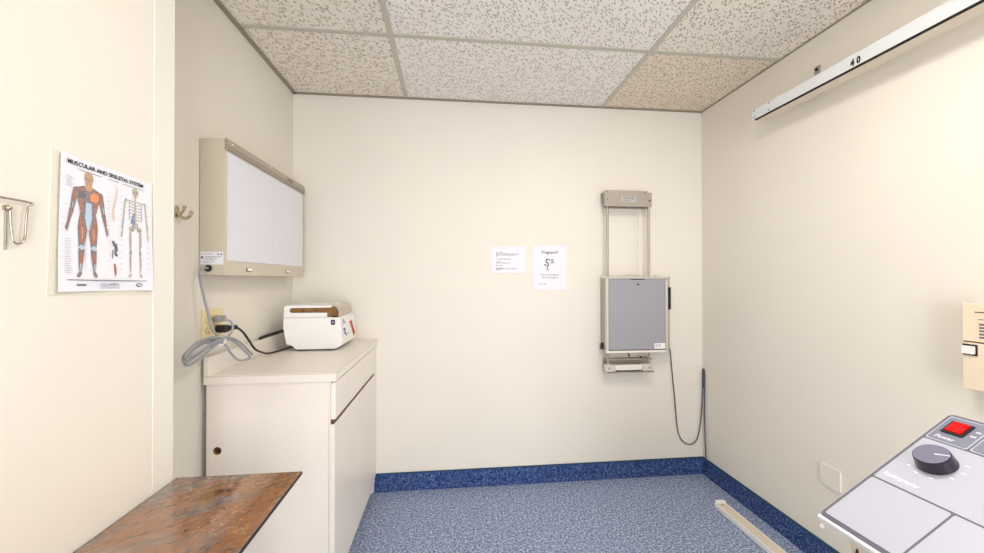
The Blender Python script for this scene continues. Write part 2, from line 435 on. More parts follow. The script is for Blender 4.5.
for k in range(K):
    j = (k+1) % K
    b.faces.new((i0[k], o0[k], o0[j], i0[j])); b.faces.new((i1[k], i1[j], o1[j], o1[k]))
    b.faces.new((o0[k], o1[k], o1[j], o0[j]))
    f = b.faces.new((i0[k], i0[j], i1[j], i1[k])); f.material_index = 1
obj('side_panel', b, [M['lam'], M['wood']], t)
b = nb()
box(b, X0c, -.465, Y1c-.016, Y1c, 0, .8735)                         # far side
box(b, X0c, X0c+.006, Y0c+.016, Y1c-.016, .1, .8735)                # back
box(b, X0c+.006, -.465, Y0c+.016, Y1c-.016, .1, .116)              # bottom
box(b, -.4642, -.459, Y0c, Y0c+.024, .085, .8735); box(b, -.490, -.459, Y1c-.05, Y1c-.0165, .085, .8735)
box(b, -.492, -.4652, Y0c+.0165, Y1c-.05, .850, .8705); box(b, -.492, -.4652, Y0c+.0165, Y1c-.05, .690, .724)
obj('carcass', b, M['lam'], t)
b = nb(); box(b, -.510, -.500, Y0c+.016, Y1c-.016, 0, .1); obj('toe_kick', b, M['toe'], t)
b = nb(); box(b, -.4585, -.4415, Y0c+.006, 2.286, .727, .868, .002); dr = obj('drawer', b, M['lam'], t)
b = nb(); box(b, -.462, -.4595, Y0c+.006, 2.286, .700, .726); box(b, -.4594, -.4470, Y0c+.006, 2.286, .7095, .7268); obj('painted_gap_shadow', b, M['lamdark'], t)  # dark brown boxes paint the shadow line between drawer and doors
for y0, y1 in ((Y0c-.004, 1.916), (1.9205, 2.300)):
    b = nb()
    prism(b, Fr((0, y0, 0), (1, 0, 0), (0, 0, 1)), [(-.4585, .088), (-.4415, .088), (-.4415, .706), (-.4440, .709), (-.4585, .709)], -(y1-y0), 0)
    obj('door', b, M['lam'], t)
b = nb(); box(b, -.459, -.445, 2.303, Y1c, .10, .868, .0015, 1); obj('filler_strip', b, M['lam'], t)

t = thing('countertop', 'almond laminate worktop with a low backsplash along the wall', 'countertop', (-.68, 1.94, .871))
b = nb(); box(b, -.9085, -.438, 1.5255, YB-.001, .8740, ztop, .0012, 1); obj('slab', b, M['lam'], t)
b = nb(); box(b, -.9085, -.890, 1.5255, YB-.001, ztop, .978, .0015, 1); obj('backsplash', b, M['lam'], t)
b = nb(); box(b, -.440, -.4376, 1.5265, YB-.002, .9045, .9053); box(b, -.905, -.440, 1.5249, 1.5256, .9045, .9053); obj('edge_seam', b, M['lamdark'], t)

# ------------------------------------------------------------------ marbled table
t = thing('side_table', 'glossy rust and grey marbled tabletop against the left wall', 'table', (-.556, .35, 0))
tx0, tx1, ty0, ty1, tz = XN+.004, -.3965, -.35, 1.083, .75
b = nb(); box(b, tx0+.002, tx1-.002, ty0+.002, ty1-.002, tz-.0065, tz); obj('table_top', b, M['marble'], t)
b = nb()
box(b, tx0, tx0+.002, ty0, ty1, tz-.007, tz); box(b, tx1-.002, tx1, ty0, ty1, tz-.007, tz)
box(b, tx0+.002, tx1-.002, ty1-.002, ty1, tz-.007, tz); box(b, tx0+.002, tx1-.002, ty0, ty0+.002, tz-.007, tz)
obj('edge_band', b, M['edge'], t)
for x in (tx0+.05, tx1-.16):
    for y in (ty0+.06, ty1-.26):
        b = nb(); box(b, x, x+.035, y, y+.035, .001, tz-.007, .002, 1); obj('leg', b, M['edge'], t)

# ------------------------------------------------------------------ film viewer
vx0, vx1, vy0, vy1, vz0, vz1 = XL+.001, -.828, 1.517, 2.268, 1.279, 1.784
t = thing('film_viewer', 'beige wall mounted x-ray film viewer with white screens and a grey clip rail', 'film viewer', (vx0, (vy0+vy1)/2, vz0))
b = nb(); box(b, vx0, vx1-.004, vy0, vy1, vz0, vz1, .002, 1)
box(b, vx1-.004, vx1, vy0, vy1, vz0, 1.334, .001, 1)
box(b, vx1-.004, vx1, vy0, vy0+.010, 1.334, 1.742, .001, 1); box(b, vx1-.004, vx1, vy1-.014, vy1, 1.334, 1.742, .001, 1)
obj('housing', b, M['vbeige'], t)
for y0, y1 in ((vy0+.0105, (vy0+vy1)/2-.0008), ((vy0+vy1)/2+.0008, vy1-.0145)):
    b = nb(); box(b, vx1-.0038, vx1-.0012, y0, y1, 1.3345, 1.7415, .0006, 1); obj('viewing_screen', b, M['screen'], t)
b = nb()
prism(b, Fr((0, vy0-.001, 0), (1, 0, 0), (0, 0, 1)), [(vx1-.004, 1.741), (vx1+.003, 1.741), (vx1+.006, 1.745), (vx1+.006, 1.768), (vx1+.002, 1.787), (vx1-.004, 1.787)], -(vy1-vy0+.002), 0)
rl = obj('clip_rail', b, M['vgrey'], t)
b = nb(); box(b, vx1+.006, vx1+.0072, vy0, vy1, 1.7455, 1.7475); box(b, vx1+.006, vx1+.007, vy0, vy1, 1.757, 1.7585); obj('groove_line', b, M['lamdark'], rl)
b = nb(); box(b, vx1+.005, vx1+.0075, 2.045, 2.105, 1.765, 1.776); obj('rail_tag', b, mat('bronze_tag', srgb(140, 120, 92), .4, metal=.4), rl)
for y, z in ((1.548, 1.773), (1.86, 1.779)):
    b = nb(); cyl(b, (vx1+.003, y, z), (vx1+.007, y, z), .0035); obj('rivet', b, M['white'], rl)
b = nb()
for z in (1.751, 1.761, 1.774): cyl(b, (vx1+.001, vy0-.002, z), (vx1+.001, vy0-.0008, z), .002)
obj('end_screws', b, M['dark'], rl)
for y in (1.681, 2.055):
    b = nb(); box(b, vx1-.0005, vx1+.001, y-.019, y+.019, 1.296, 1.311); fo = obj('switch_bezel', b, M['dark'], t)
    b = nb(); box(b, vx1+.001, vx1+.005, y-.015, y+.017, 1.2985, 1.310, .001, 1); obj('switch', b, M['white'], fo)
f = BW((0, vy0, 0))
b = nb(); prism(b, f, rect(-.914, -.836, 1.319, 1.366), 0, .0006); lb = obj('rating_label', b, M['paper'], t)
b = nb()
def bars(b, f, a0, z, words, h, gap, w=.0008, th=.0003):
    a = a0
    for L in words:
        prism(b, f, rect(a, a+L, z, z+h), w, w+th); a += L+gap
bars(b, f, -.910, 1.3565, (.010, .008, .012, .006), .0016, .0018)
for z, ws in ((1.347, (.006, .010, .012, .010, .012)), (1.342, (.008, .012, .009, .006))): bars(b, f, -.898, z, ws, .0016, .0016)
for z, ws in ((1.336, (.004, .010, .014, .006)), (1.330, (.006, .003, .009, .011)), (1.325, (.005, .008, .003))): bars(b, f, -.906+random.random()*.004, z, ws, .0013, .003)
prism(b, f, rect(-.912, -.904, 1.341, 1.349), .0008, .0011)
prism(b, f, ell(-.853, 1.357, .0035, .0035, 10), .0008, .0011); prism(b, f, ell(-.842, 1.357, .0035, .0035, 10), .0008, .0011)
obj('label_print', b, M['inkg'], lb)
b = nb(); cyl(b, (-.887, vy0-.004, 1.305), (-.887, vy0+.001, 1.305), .0125); obj('cord_grommet', b, M['black'], t, smooth=40)
# power cord: drops down, is coiled and tied in front of the outlet, plug in the outlet
b = nb()
cz = [(-.887, 1.512, 1.305), (-.888, 1.490, 1.306), (-.892, 1.478, 1.290), (-.888, 1.476, 1.25), (-.874, 1.482, 1.17), (-.860, 1.492, 1.09), (-.845, 1.510, 1.045),
      (-.832, 1.42, 1.056), (-.830, 1.34, 1.046), (-.830, 1.296, 1.022), (-.832, 1.31, 1.003), (-.834, 1.36, 1.012), (-.832, 1.44, 1.034), (-.829, 1.51, 1.043),
      (-.83, 1.57, 1.030), (-.83, 1.64, .985), (-.832, 1.70, .944), (-.835, 1.685, .936), (-.835, 1.62, .945), (-.832, 1.56, .985), (-.835, 1.51, 1.032), (-.838, 1.41, 1.046), (-.838, 1.345, 1.028), (-.838, 1.315, 1.004),
      (-.836, 1.325, .990), (-.834, 1.37, .998), (-.832, 1.44, 1.022), (-.838, 1.51, 1.040), (-.838, 1.56, 1.052), (-.838, 1.585, 1.078), (-.848, 1.585, 1.103), (-.865, 1.565, 1.113)]
tube(b, cz, .0043, 8, n=6)
cord = obj('power_cord', b, M['cgrey'], t, smooth=60)
b = nb()
tube(b, [(-.830, 1.50, 1.050), (-.824, 1.43, 1.064), (-.824, 1.36, 1.060), (-.824, 1.300, 1.034), (-.824, 1.300, 1.018), (-.824, 1.36, 1.026), (-.824, 1.44, 1.044), (-.824, 1.52, 1.050), (-.824, 1.60, 1.022), (-.826, 1.68, .970), (-.832, 1.72, .948)], .0040, 8, n=6)
obj('coiled_loop', b, M['cgrey'], cord, smooth=60)
b = nb(); tube(b, [(-.826, 1.503, 1.05), (-.824, 1.511, 1.04), (-.832, 1.507, 1.026), (-.852, 1.5, 1.03), (-.852, 1.5, 1.05), (-.838, 1.5, 1.056)], .003, 6); obj('twist_tie', b, M['white'], cord)
b = nb(); box(b, -.9105, -.877, 1.585, 1.615, 1.101, 1.124, .004, 2); cyl(b, (-.878, 1.598, 1.113), (-.862, 1.572, 1.113), .009, .006); obj('plug', b, M['cgrey'], cord, smooth=40)

# ------------------------------------------------------------------ double wall outlet
t = thing('wall_outlet', 'ivory double outlet plate with two cords plugged in above the worktop', 'outlet', (XL, 1.593, 1.04))
b = nb(); box(b, XL+.0005, XL+.006, 1.529, 1.658, 1.040, 1.150, .0025, 2); obj('cover_plate', b, M['ivory'], t)
ff = LW((XL+.006, 0, 0))
for y in (1.563, 1.612):
    for z in (1.072, 1.113):
        b = nb(); prism(b, ff, rrect(y-.016, y+.016, z-.014, z+.014, .011), 0, .0022); rc = obj('receptacle', b, M['ivory'], t)
        if y < 1.6:
            b = nb()
            for d in (-.006, .005): prism(b, ff, rect(y+d, y+d+.0018, z-.001, z+.008), .0022, .0026)
            prism(b, ff, ell(y, z-.007, .0026, .0026, 10), .0022, .0026); obj('slots', b, M['dark'], rc)
            b = nb(); tube(b, [(XL+.0082, y+.016*math.cos(a), z+.0142*math.sin(a)) for a in [2*math.pi*k/24 for k in range(25)]], .0008, 5, smooth=False); obj('receptacle_outline', b, M['inkg'], rc)

# ------------------------------------------------------------------ sterilizer on the worktop
Y0s, Y1s = 2.0, 2.285
t = thing('sterilizer', 'small white tabletop sterilizer with a tan visor lid on the worktop', 'sterilizer', (-.68, 2.14, ztop))
sf = Fr((0, Y0s, 0), (1, 0, 0), (0, 0, 1))          # w points to -Y
dep = -(Y1s-Y0s)
b = nb()
prism(b, sf, [(-.826, 1.074), (-.824, 1.02), (-.811, .940), (-.783, .940), (-.772, .922), (-.766, .916), (-.578, .916), (-.5445, .934), (-.5435, .945), (-.5585, 1.074)], dep, 0, .0035)
body = obj('body', b, M['white'], t, smooth=30)
b = nb(); prism(b, sf, [(-.765, .9165), (-.76, .909), (-.60, .909), (-.58, .9165)], dep+.01, -.01); obj('underside', b, M['black'], t)
for x in (-.75, -.61):
    for y in (Y0s+.03, Y1s-.03):
        b = nb(); cyl(b, (x, y, ztop+.0002), (x, y, .912), .009); obj('foot', b, M['black'], t)
depl = -.25
# lid: amber inner shell, white shell with an open slot, tan visor at the front
arc = lambda cx, cy, r, a0, a1, n=6: [(cx+r*math.cos(R(a0+(a1-a0)*k/n)), cy+r*math.sin(R(a0+(a1-a0)*k/n))) for k in range(n+1)]
b = nb(); prism(b, sf, [(-.800, 1.0765), (-.566, 1.0765)]+arc(-.602, 1.095, .034, 0, 80)+[(-.800, 1.127)], depl+.006, -.005); ins = obj('lid_interior', b, M['amber'], t, smooth=35)
b = nb()
prism(b, sf, [(-.824, 1.0755), (-.617, 1.0755), (-.617, 1.096), (-.621, 1.0975), (-.785, 1.0975)]+[(-.795+.002*k, z) for k, z in ((0, 1.101), (-1, 1.109), (0, 1.118))]+[(-.785, 1.1225), (-.60, 1.1225), (-.592, 1.128), (-.60, 1.1325), (-.812, 1.1345), (-.820, 1.128)], -.0048, 0, .0005)
prism(b, sf, [(-.824, 1.0755), (-.617, 1.0755), (-.600, 1.1325), (-.812, 1.1345), (-.820, 1.128)], depl, depl+.0055, .0005)
prism(b, sf, [(-.824, 1.0755), (-.801, 1.0755), (-.801, 1.1275), (-.594, 1.1275), (-.597, 1.1325), (-.812, 1.1345), (-.820, 1.128)], depl+.0055, -.0048)
lid = obj('lid', b, M['white'], t, smooth=30)
b = nb()
o_ = [(-.5615, 1.0755)]+arc(-.598, 1.0945, .039, 0, 86, 8); i_ = arc(-.598, 1.0945, .036, 86, 0, 8)+[(-.5645, 1.0755)]
prism(b, sf, o_+i_, depl+.001, .0006); vis = obj('visor', b, M['tan'], t, smooth=35)
b = nb(); prism(b, sf, rect(-.592, -.5635, 1.0755, 1.080), .0, .0008); obj('visor_seal', b, M['dark'], vis)
b = nb(); prism(b, sf, rrect(-.597, -.578, 1.037, 1.062, .003), 0, .004, .0008); sw = obj('rocker_switch', b, M['navy'], t)
b = nb(); prism(b, sf, rect(-.590, -.585, 1.046, 1.054), .004, .0046); obj('switch_mark', b, M['inkl'], sw)
# printing on the sloping front face
p0, p1 = Vector((-.5445, Y0s, .942)), Vector((-.5580, Y0s, 1.073)); vv = (p1-p0)
ff = Fr(p0+Vector((.0006, 0, 0)), (0, 1, 0), vv)
b = nb()
prism(b, ff, ell(.06, .112, .006, .010, 12), 0, .0006); prism(b, ff, ell(.075, .104, .010, .003, 12), 0, .0006); bars(b, ff, .045, .094, (.014, .02, .016), .004, .003, 0, .0006)
obj('maker_mark', b, M['inkb'], body)
b = nb()
tube(b, [ff.p(.050, .060, .001), ff.p(.062, .070, .001), ff.p(.075, .062, .001), ff.p(.068, .050, .001), ff.p(.080, .036, .001), ff.p(.095, .030, .001)], .003, 6)
prism(b, ff, ell(.056, .045, .006, .005, 10), 0, .0006); bars(b, ff, .105, .034, (.018, .012), .004, .004, 0, .0006)
obj('wave_symbol', b, M['inkb'], body)
b = nb(); prism(b, ff, [(.172, .092), (.218, .098), (.228, .075), (.268, .022), (.228, .004), (.205, .050)], .0005, .0018); st = obj('warning_sticker', b, M['orange'], body, label='orange warning sticker')
b = nb()
for k in range(4): prism(b, ff, rect(.200+k*.010, .226+k*.010, .080-k*.018, .086-k*.018), .0018, .0023)
obj('sticker_print', b, M['lamdark'], st)
b = nb()
tube(b, [(-.862, 1.655, 1.072), (-.860, 1.70, 1.046), (-.858, 1.74, 1.008), (-.856, 1.79, .960), (-.852, 1.84, .936), (-.850, 1.90, .919), (-.846, 1.97, .9145), (-.832, 2.05, .9145), (-.812, 2.10, .9175), (-.80, 2.115, .925), (-.79, 2.12, .932)], .0045, 8)
pc = obj('power_cord', b, M['cblk'], t, smooth=60, label='black power cord')
b = nb(); box(b, -.9105, -.872, 1.597, 1.628, 1.057, 1.086, .004, 2); cyl(b, (-.885, 1.612, 1.071), (-.862, 1.655, 1.072), .012, .009); obj('plug', b, M['black'], pc, smooth=40)

t = thing('black_rod', 'thin black rod lying on top of the backsplash behind the sterilizer', 'rod', (-.905, 2.08, .978))
b = nb(); tube(b, [(-.906, 1.945, .984), (-.905, 2.0, .987), (-.904, 2.06, .9875), (-.904, 2.22, .9875)], .0062, 10); obj('rod_body', b, M['cblk'], t, smooth=60)
b = nb(); tube(b, [(-.9065, 1.935, .982), (-.906, 1.945, .984)], [.003, .006], 10, smooth=False); obj('rod_tip', b, M['black'], t)

# ------------------------------------------------------------------ coat hook
t = thing('coat_hook', 'tarnished double coat hook on the wall left of the film viewer', 'hook', (XL, 1.403, 1.46))
hy = 1.400
b = nb(); prism(b, LW((XL, 0, 0)), rrect(hy-.011, hy+.011, 1.470, 1.513, .010), .0003, .004, .0008); obj('base_plate', b, M['brass'], t, smooth=40)
b = nb(); tube(b, [(XL+.003, hy, 1.484), (XL+.015, hy, 1.489), (XL+.024, hy, 1.500), (XL+.026, hy, 1.506)], [.0055, .0038], 10); ball(b, (XL+.026, hy, 1.508), .0062); obj('upper_prong', b, M['brass'], t, smooth=60)
b = nb(); tube(b, [(XL+.003, hy, 1.488), (XL+.018, hy, 1.473), (XL+.030, hy, 1.470), (XL+.042, hy, 1.477), (XL+.047, hy, 1.487)], [.006, .0042], 10); ball(b, (XL+.048, hy, 1.490), .0064); obj('lower_prong', b, M['brass'], t, smooth=60)
b = nb(); ball(b, (XL+.005, hy, 1.506), .0036, (.5, 1, 1)); obj('screw', b, M['chrome'], t, smooth=60)

# ------------------------------------------------------------------ bent wire holder on near left wall
t = thing('wire_holder', 'bent wire hanging bracket screwed to the wall left of the chart', 'wire holder', (XN, .70, 1.31))
wx = XN+.007
b = nb(); tube(b, [(wx, .58, 1.396), (wx, .64, 1.3955), (wx, .682, 1.394), (wx, .703, 1.394), (wx, .7265, 1.3935), (wx, .7285, 1.390), (wx, .7225, 1.382), (wx, .7203, 1.360), (wx, .7185, 1.335), (wx, .7145, 1.326), (wx, .708, 1.3225), (wx, .702, 1.326), (wx-.001, .7005, 1.335), (wx-.002, .6995, 1.357), (wx-.002, .6985, 1.379)], .0017, 8)
obj('bent_wire', b, M['chrome'], t, smooth=60)
b = nb(); box(b, XN-.0003, XN+.0022, .6945, .6975, 1.312, 1.378, .0006, 1); obj('back_strip', b, M['steel'], t)
b = nb(); ball(b, (XN+.005, .6965, 1.3795), .0042, (1, 1, 1)); cyl(b, (XN-.0003, .6965, 1.3795), (XN+.003, .6965, 1.3795), .005); obj('screw', b, M['chrome'], t, smooth=60)

# ------------------------------------------------------------------ anatomy chart
t = thing('anatomy_poster', 'muscular and skeletal system chart taped on the left wall', 'poster', (XN, .89, 1.24))
PW, PH = .218, .257
BL, BR, TL, TR = (.773, 1.242), (.999, 1.2385), (.779, 1.4985), (.993, 1.4905)
def pos(a, c, w=0.):                       # a, c in metres on the sheet
    u, v = a/PW, c/PH
    y = (BL[0]*(1-u)+BR[0]*u)*(1-v)+(TL[0]*(1-u)+TR[0]*u)*v
    z = (BL[1]*(1-u)+BR[1]*u)*(1-v)+(TL[1]*(1-u)+TR[1]*u)*v
    curl = .0042+.005*max(0, .35-v)*(abs(u-.6)*2)**2+.003*max(0, .12-u)*4*(.3+v)+.001*math.sin(u*6.5+1)*(1-v)
    return Vector((XN+curl+w, y, z))
b = nb(); NU, NV = 24, 28; G = {}
for s, w in ((0, 0.), (1, -.0006)):
    for i in range(NU+1):
        for j in range(NV+1): G[s, i, j] = b.verts.new(pos(PW*i/NU, PH*j/NV, w))
for i in range(NU):
    for j in range(NV):
        b.faces.new((G[0, i, j], G[0, i+1, j], G[0, i+1, j+1], G[0, i, j+1])); b.faces.new((G[1, i, j], G[1, i, j+1], G[1, i+1, j+1], G[1, i+1, j]))
for i in range(NU):
    for j in (0, NV): b.faces.new((G[0, i, j], G[0, i+1, j], G[1, i+1, j], G[1, i, j]))
for j in range(NV):
    for i in (0, NU): b.faces.new((G[0, i, j], G[0, i, j+1], G[1, i, j+1], G[1, i, j]))
sheet = obj('printed_sheet', b, M['paper'], t, smooth=60)
b = nb(); prism(b, LW((XN, 0, 0)), [(.760, 1.236), (.988, 1.229), (.990, 1.482), (.768, 1.5)], -.0003, .0014); obj('backing_sheet', b, M['paperc'], t, label='cream backing sheet')
def pflat(b, poly, w=.0006):
    w = w+.0004               # polygon printed on the sheet (follows the curl)
    cx = sum(p[0] for p in poly)/len(poly); cy = sum(p[1] for p in poly)/len(poly)
    c = b.verts.new(pos(cx, cy, w)); P = [b.verts.new(pos(x, y, w)) for x, y in poly]
    n = len(P)
    ar = sum(poly[i-1][0]*poly[i][1]-poly[i][0]*poly[i-1][1] for i in range(n))
    for i in range(n):
        q, r_ = P[i], P[(i+1) % n]
        b.faces.new((c, q, r_) if ar > 0 else (c, r_, q))
def fig(cx, cy, Hh, shapes, w):
    b = nb()
    for s in shapes: pflat(b, [(cx+x*Hh, cy+y*Hh) for x, y in s], w)
    return b
mir = lambda *s: [c for c in s]+[[(-x, y) for x, y in c][::-1] for c in s]
mx_, my_, mh = .0560, .028, .208
dark_s = mir(cap(.120, .795, .034, .140, .72, .026), cap(.140, .72, .026, .160, .62, .018), cap(.162, .61, .022, .192, .49, .012), cap(.193, .485, .013, .206, .44, .016), cap(.206, .44, .007, .203, .415, .005), cap(.052, .47, .050, .062, .30, .030), cap(.062, .25, .030, .066, .18, .026), cap(.066, .18, .026, .072, .06, .013), cap(.074, .035, .017, .088, .012, .018))
dark_s += [[(-.12, .825), (-.05, .852), (.05, .852), (.12, .825), (.105, .70), (.078, .61), (.098, .50), (.05, .44), (-.05, .44), (-.098, .50), (-.078, .61), (-.105, .70)]]
obj('muscle_figure', fig(mx_, my_, mh, dark_s, .0005), M['cap_dark'], sheet, smooth='keep')
sk = [ell(0, .935, .047, .062), cap(0, .88, .03, 0, .85, .04)]
obj('head', fig(mx_, my_, mh, sk, .0006), M['cap_skin'], sheet, smooth='keep')
b = fig(mx_, my_, mh, [cap(-.03, .925, .006, -.012, .925, .006), cap(.012, .925, .006, .03, .925, .006), cap(-.012, .895, .003, .012, .895, .003), cap(0, .92, .004, .004, .905, .004), cap(-.030, .885, .005, -.02, .878, .005), cap(.03, .885, .005, .02, .878, .005)], .0007)
obj('face_lines', b, M['cap_dark'], sheet, smooth='keep')
red = mir(cap(.040, .46, .016, .046, .33, .009), cap(.075, .47, .013, .070, .33, .010), cap(.052, .20, .009, .058, .13, .006), cap(.080, .21, .008, .080, .13, .006), cap(.088, .72, .010, .078, .62, .008), cap(.135, .77, .012, .146, .71, .007), cap(.172, .58, .009, .186, .51, .005), cap(.060, .81, .008, .10, .815, .009), cap(.082, .54, .010, .070, .49, .012))
obj('red_muscles', fig(mx_, my_, mh, red, .0007), M['cap_red'], sheet, smooth='keep')
obj('chest_muscle', fig(mx_, my_, mh, [ell(.062, .765, .048, .042), cap(.03, .735, .012, .075, .73, .012)], .0008), M['cap_or'], sheet, smooth='keep')
obj('chest_outline', fig(mx_, my_, mh, [ell(-.068, .765, .038, .033)], .0007), M['inkg'], sheet, smooth='keep')
obj('tendons', fig(mx_, my_, mh, [[(-.028, .70), (.028, .70), (.035, .56), (.012, .44), (-.012, .44), (-.035, .56)]]+mir(ell(.062, .275, .024, .024), cap(.07, .12, .006, .077, .06, .006), cap(.057, .46, .003, .059, .36, .003), cap(.150, .68, .004, .160, .63, .004)), .0008), M['cap_blue'], sheet, smooth='keep')
obj('crotch_gap', fig(mx_, my_, mh, [[(-.004, .43), (.004, .43), (.032, .06), (-.032, .06)]], .0009), M['paper'], sheet, smooth='keep')
sx_, sy_, sh = .169, .029, .206
bone = [ell(0, .945, .042, .048), cap(0, .90, .024, 0, .895, .02), cap(0, .87, .009, 0, .55, .010)]
bone += mir(cap(.02, .84, .006, .12, .835, .007), cap(.130, .82, .011, .150, .66, .008), cap(.150, .65, .009, .165, .50, .006), cap(.166, .49, .009, .175, .44, .010), cap(.065, .50, .014, .060, .30, .010), cap(.060, .285, .015, .060, .26, .015), cap(.060, .25, .010, .062, .06, .007), cap(.062, .03, .014, .075, .012, .012))
for k in range(6): bone += mir(cap(.012, .80-.032*k, .0045, .075+.006*math.sin(k), .815-.036*k, .0045))
bone += mir(ell(.048, .535, .036, .030))
obj('skeleton_figure', fig(sx_, sy_, sh, bone, .0006), M['cap_bone'], sheet, smooth='keep')
obj('skull_shading', fig(sx_, sy_, sh, [ell(-.016, .94, .010, .011), ell(.016, .94, .010, .011), ell(0, .922, .005, .008), cap(-.012, .903, .003, .012, .903, .003)], .0008), M['cap_dark'], sheet, smooth='keep')
bl = []
for k in range(5): bl += mir([(.080, .83-.04*k), (.088, .80-.04*k), (.084, .79-.04*k), (.074, .82-.04*k)])
bl += [cap(-.02, .70, .010, -.05, .60, .012), cap(-.015, .63, .009, -.03, .56, .009), cap(.02, .60, .005, .03, .55, .006)]+mir(ell(.048, .525, .014, .012), cap(.075, .45, .003, .072, .34, .003), ell(.066, .275, .008, .02), cap(.072, .22, .003, .070, .10, .003), cap(.158, .62, .003, .17, .54, .003), ell(.125, .84, .012, .010))
obj('skeleton_tint', fig(sx_, sy_, sh, bl, .0008), M['cap_bl2'], sheet, smooth='keep')
b = nb()
for k in range(20):
    v_ = k/19; xx = .1165+.0045*math.sin(v_*5.2+.6)
    pflat(b, rect(xx-.0022-.001*v_, xx+.0022+.001*v_, .150+(1-v_)*.073, .1532+(1-v_)*.073), .0006)
obj('spine_drawing', b, M['cap_cr'], sheet, smooth='keep')
b = nb()
for p in (cap(.113, .104, .003, .118, .092, .002), cap(.118, .09, .002, .119, .078, .003), cap(.120, .10, .002, .123, .086, .0015), ell(.1215, .076, .003, .0025, 10), cap(.112, .086, .0012, .111, .070, .0012)): pflat(b, p, .0006)
obj('joint_drawing', b, M['inkg'], sheet, smooth='keep')
b = nb()
for p in (cap(.117, .056, .0025, .119, .032, .0012), cap(.120, .05, .001, .121, .036, .001)): pflat(b, p, .0006)
obj('foot_drawing', b, M['cap_red'], sheet, smooth='keep')
b = nb()
for x0, n_, w_, za, zb in ((.010, 16, .017, .098, .035), (.010, 5, .017, .215, .198), (.098, 11, .010, .205, .12), (.128, 13, .008, .205, .045), (.200, 13, .009, .2, .05)):
    for k in range(n_):
        z_ = za+(zb-za)*k/max(n_-1, 1); pflat(b, rect(x0, x0+w_*random.uniform(.6, 1), z_, z_+.0013), .0006)
for s_ in (-1, 1):
    for k in range(14):
        z_ = .05+k*.0125; x_ = mx_+s_*(.040+.010*random.random()); pflat(b, rect(min(x_, x_+s_*.010), max(x_, x_+s_*.010), z_, z_+.0006), .0006)
obj('annotation_print', b, M['inkl'], sheet, smooth='keep')
b = nb(); text_bm(b, 'MUSCULAR AND SKELETAL SYSTEM', None, .011, .2400, .0115, w=.0006, sx=.985, mapf=lambda x, y, z: pos(x, y, .0014), depth=0, bold=.0003); obj('title_print', b, M['ink'], sheet, smooth='keep')
b = nb(); pflat(b, rect(.035, .085, .2335, .2345), .0006); pflat(b, rect(.100, .125, .2335, .2345), .0006); pflat(b, rect(.135, .195, .2335, .2345), .0006); obj('subtitle_print', b, M['inkg'], sheet, smooth='keep')
b = nb(); pflat(b, rect(.014, .198, .0215, .0227), .0006); obj('footer_rule', b, M['inkb'], sheet, smooth='keep')
b = nb(); pflat(b, ell(.178, .0125, .0085, .0045), .0006); pflat(b, cap(.035, .0125, .0018, .052, .0125, .0018), .0006); obj('footer_emblem', b, M['inkg'], sheet, smooth='keep')
b = nb(); pflat(b, cap(.174, .0135, .0013, .183, .0118, .0013), .0008); obj('emblem_highlight', b, M['paper'], sheet, smooth='keep')
b = nb(); text_bm(b, 'COLOMPEX', None, .083, .0095, .0095, mapf=lambda x, y, z: pos(x, y, .0014), depth=0, sx=.9); pflat(b, rect(.085, .130, .0060, .0068), .0006); obj('footer_print', b, M['inkb'], sheet, smooth='keep')

# ------------------------------------------------------------------ two paper notices on the back wall
bw = BW((0, YB, 0))
WV = {}
def drape(bm, w):                           # lay the print on the slightly wavy sheet
    x0, x1, z0, z1, wave = WV['now']
    for v in bm.verts:
        a, c = (v.co.x-x0)/(x1-x0), (v.co.z-z0)/(z1-z0)
        v.co.y += w-(.0002+wave*(1-c)**2*(.5+.5*math.sin(a*9+1)))-.0004
    return bm
def paper_sheet(x0, x1, z0, z1, name_root, wave):
    b = nb(); N = 16; G = {}; WV['now'] = (x0, x1, z0, z1, wave)
    for s in (0, 1):
        for i in range(N+1):
            for j in range(N+1):
                u, v = i/N, j/N
                d = .0002+wave*(1-v)**2*(.5+.5*math.sin(u*9+1))
                G[s, i, j] = b.verts.new((x0+(x1-x0)*u, YB-d+s*.0005, z0+(z1-z0)*v))
    for i in range(N):
        for j in range(N):
            b.faces.new((G[0, i, j], G[0, i+1, j], G[0, i+1, j+1], G[0, i, j+1])); b.faces.new((G[1, i, j], G[1, i, j+1], G[1, i+1, j+1], G[1, i+1, j]))
        for j in (0, N): b.faces.new((G[0, i, j], G[0, i+1, j], G[1, i+1, j], G[1, i, j])); b.faces.new((G[0, j, i], G[0, j, i+1], G[1, j, i+1], G[1, j, i]))
    return obj('sheet', b, M['paper'], name_root, smooth=60)
t = thing('paper_notice', 'small white landscape notice with lines of typed text on the back wall', 'notice', (.351, YB, 1.30), 'notices on the back wall')
s_ = paper_sheet(.246, .457, 1.301, 1.464, t, .006)
b = nb()
for z, ws in ((1.427, (.012, .006, .014)), (1.418, (.016, .010, .012, .03, .01, .02, .018)), (1.411, (.02, .012, .02, .014, .03, .01)), (1.404, (.01,)), (1.386, (.008, .03, .02, .022)), (1.369, (.016, .008)), (1.362, (.02, .012, .03, .016)), (1.347, (.012, .02)), (1.331, (.01, .014, .01)), (1.326, (.03, .02, .03, .035)), (1.320, (.018, .01))):
    bars(b, bw, .275, z, ws, .0032, .004, .0085, .0003)
obj('typed_lines', drape(b, .0085), M['inkg'], s_)
t = thing('paper_notice', 'white portrait pregnancy notice with a small stick figure on the back wall', 'notice', (.613, YB, 1.195), 'notices on the back wall')
s_ = paper_sheet(.506, .72, 1.196, 1.471, t, .006)
w = .0085
b = nb(); text_bm(b, 'Pregnant??', bw, .613, 1.423, .025, w=w, align='CENTER', bold=.0003); obj('heading_print', drape(b, w), M['ink'], s_)
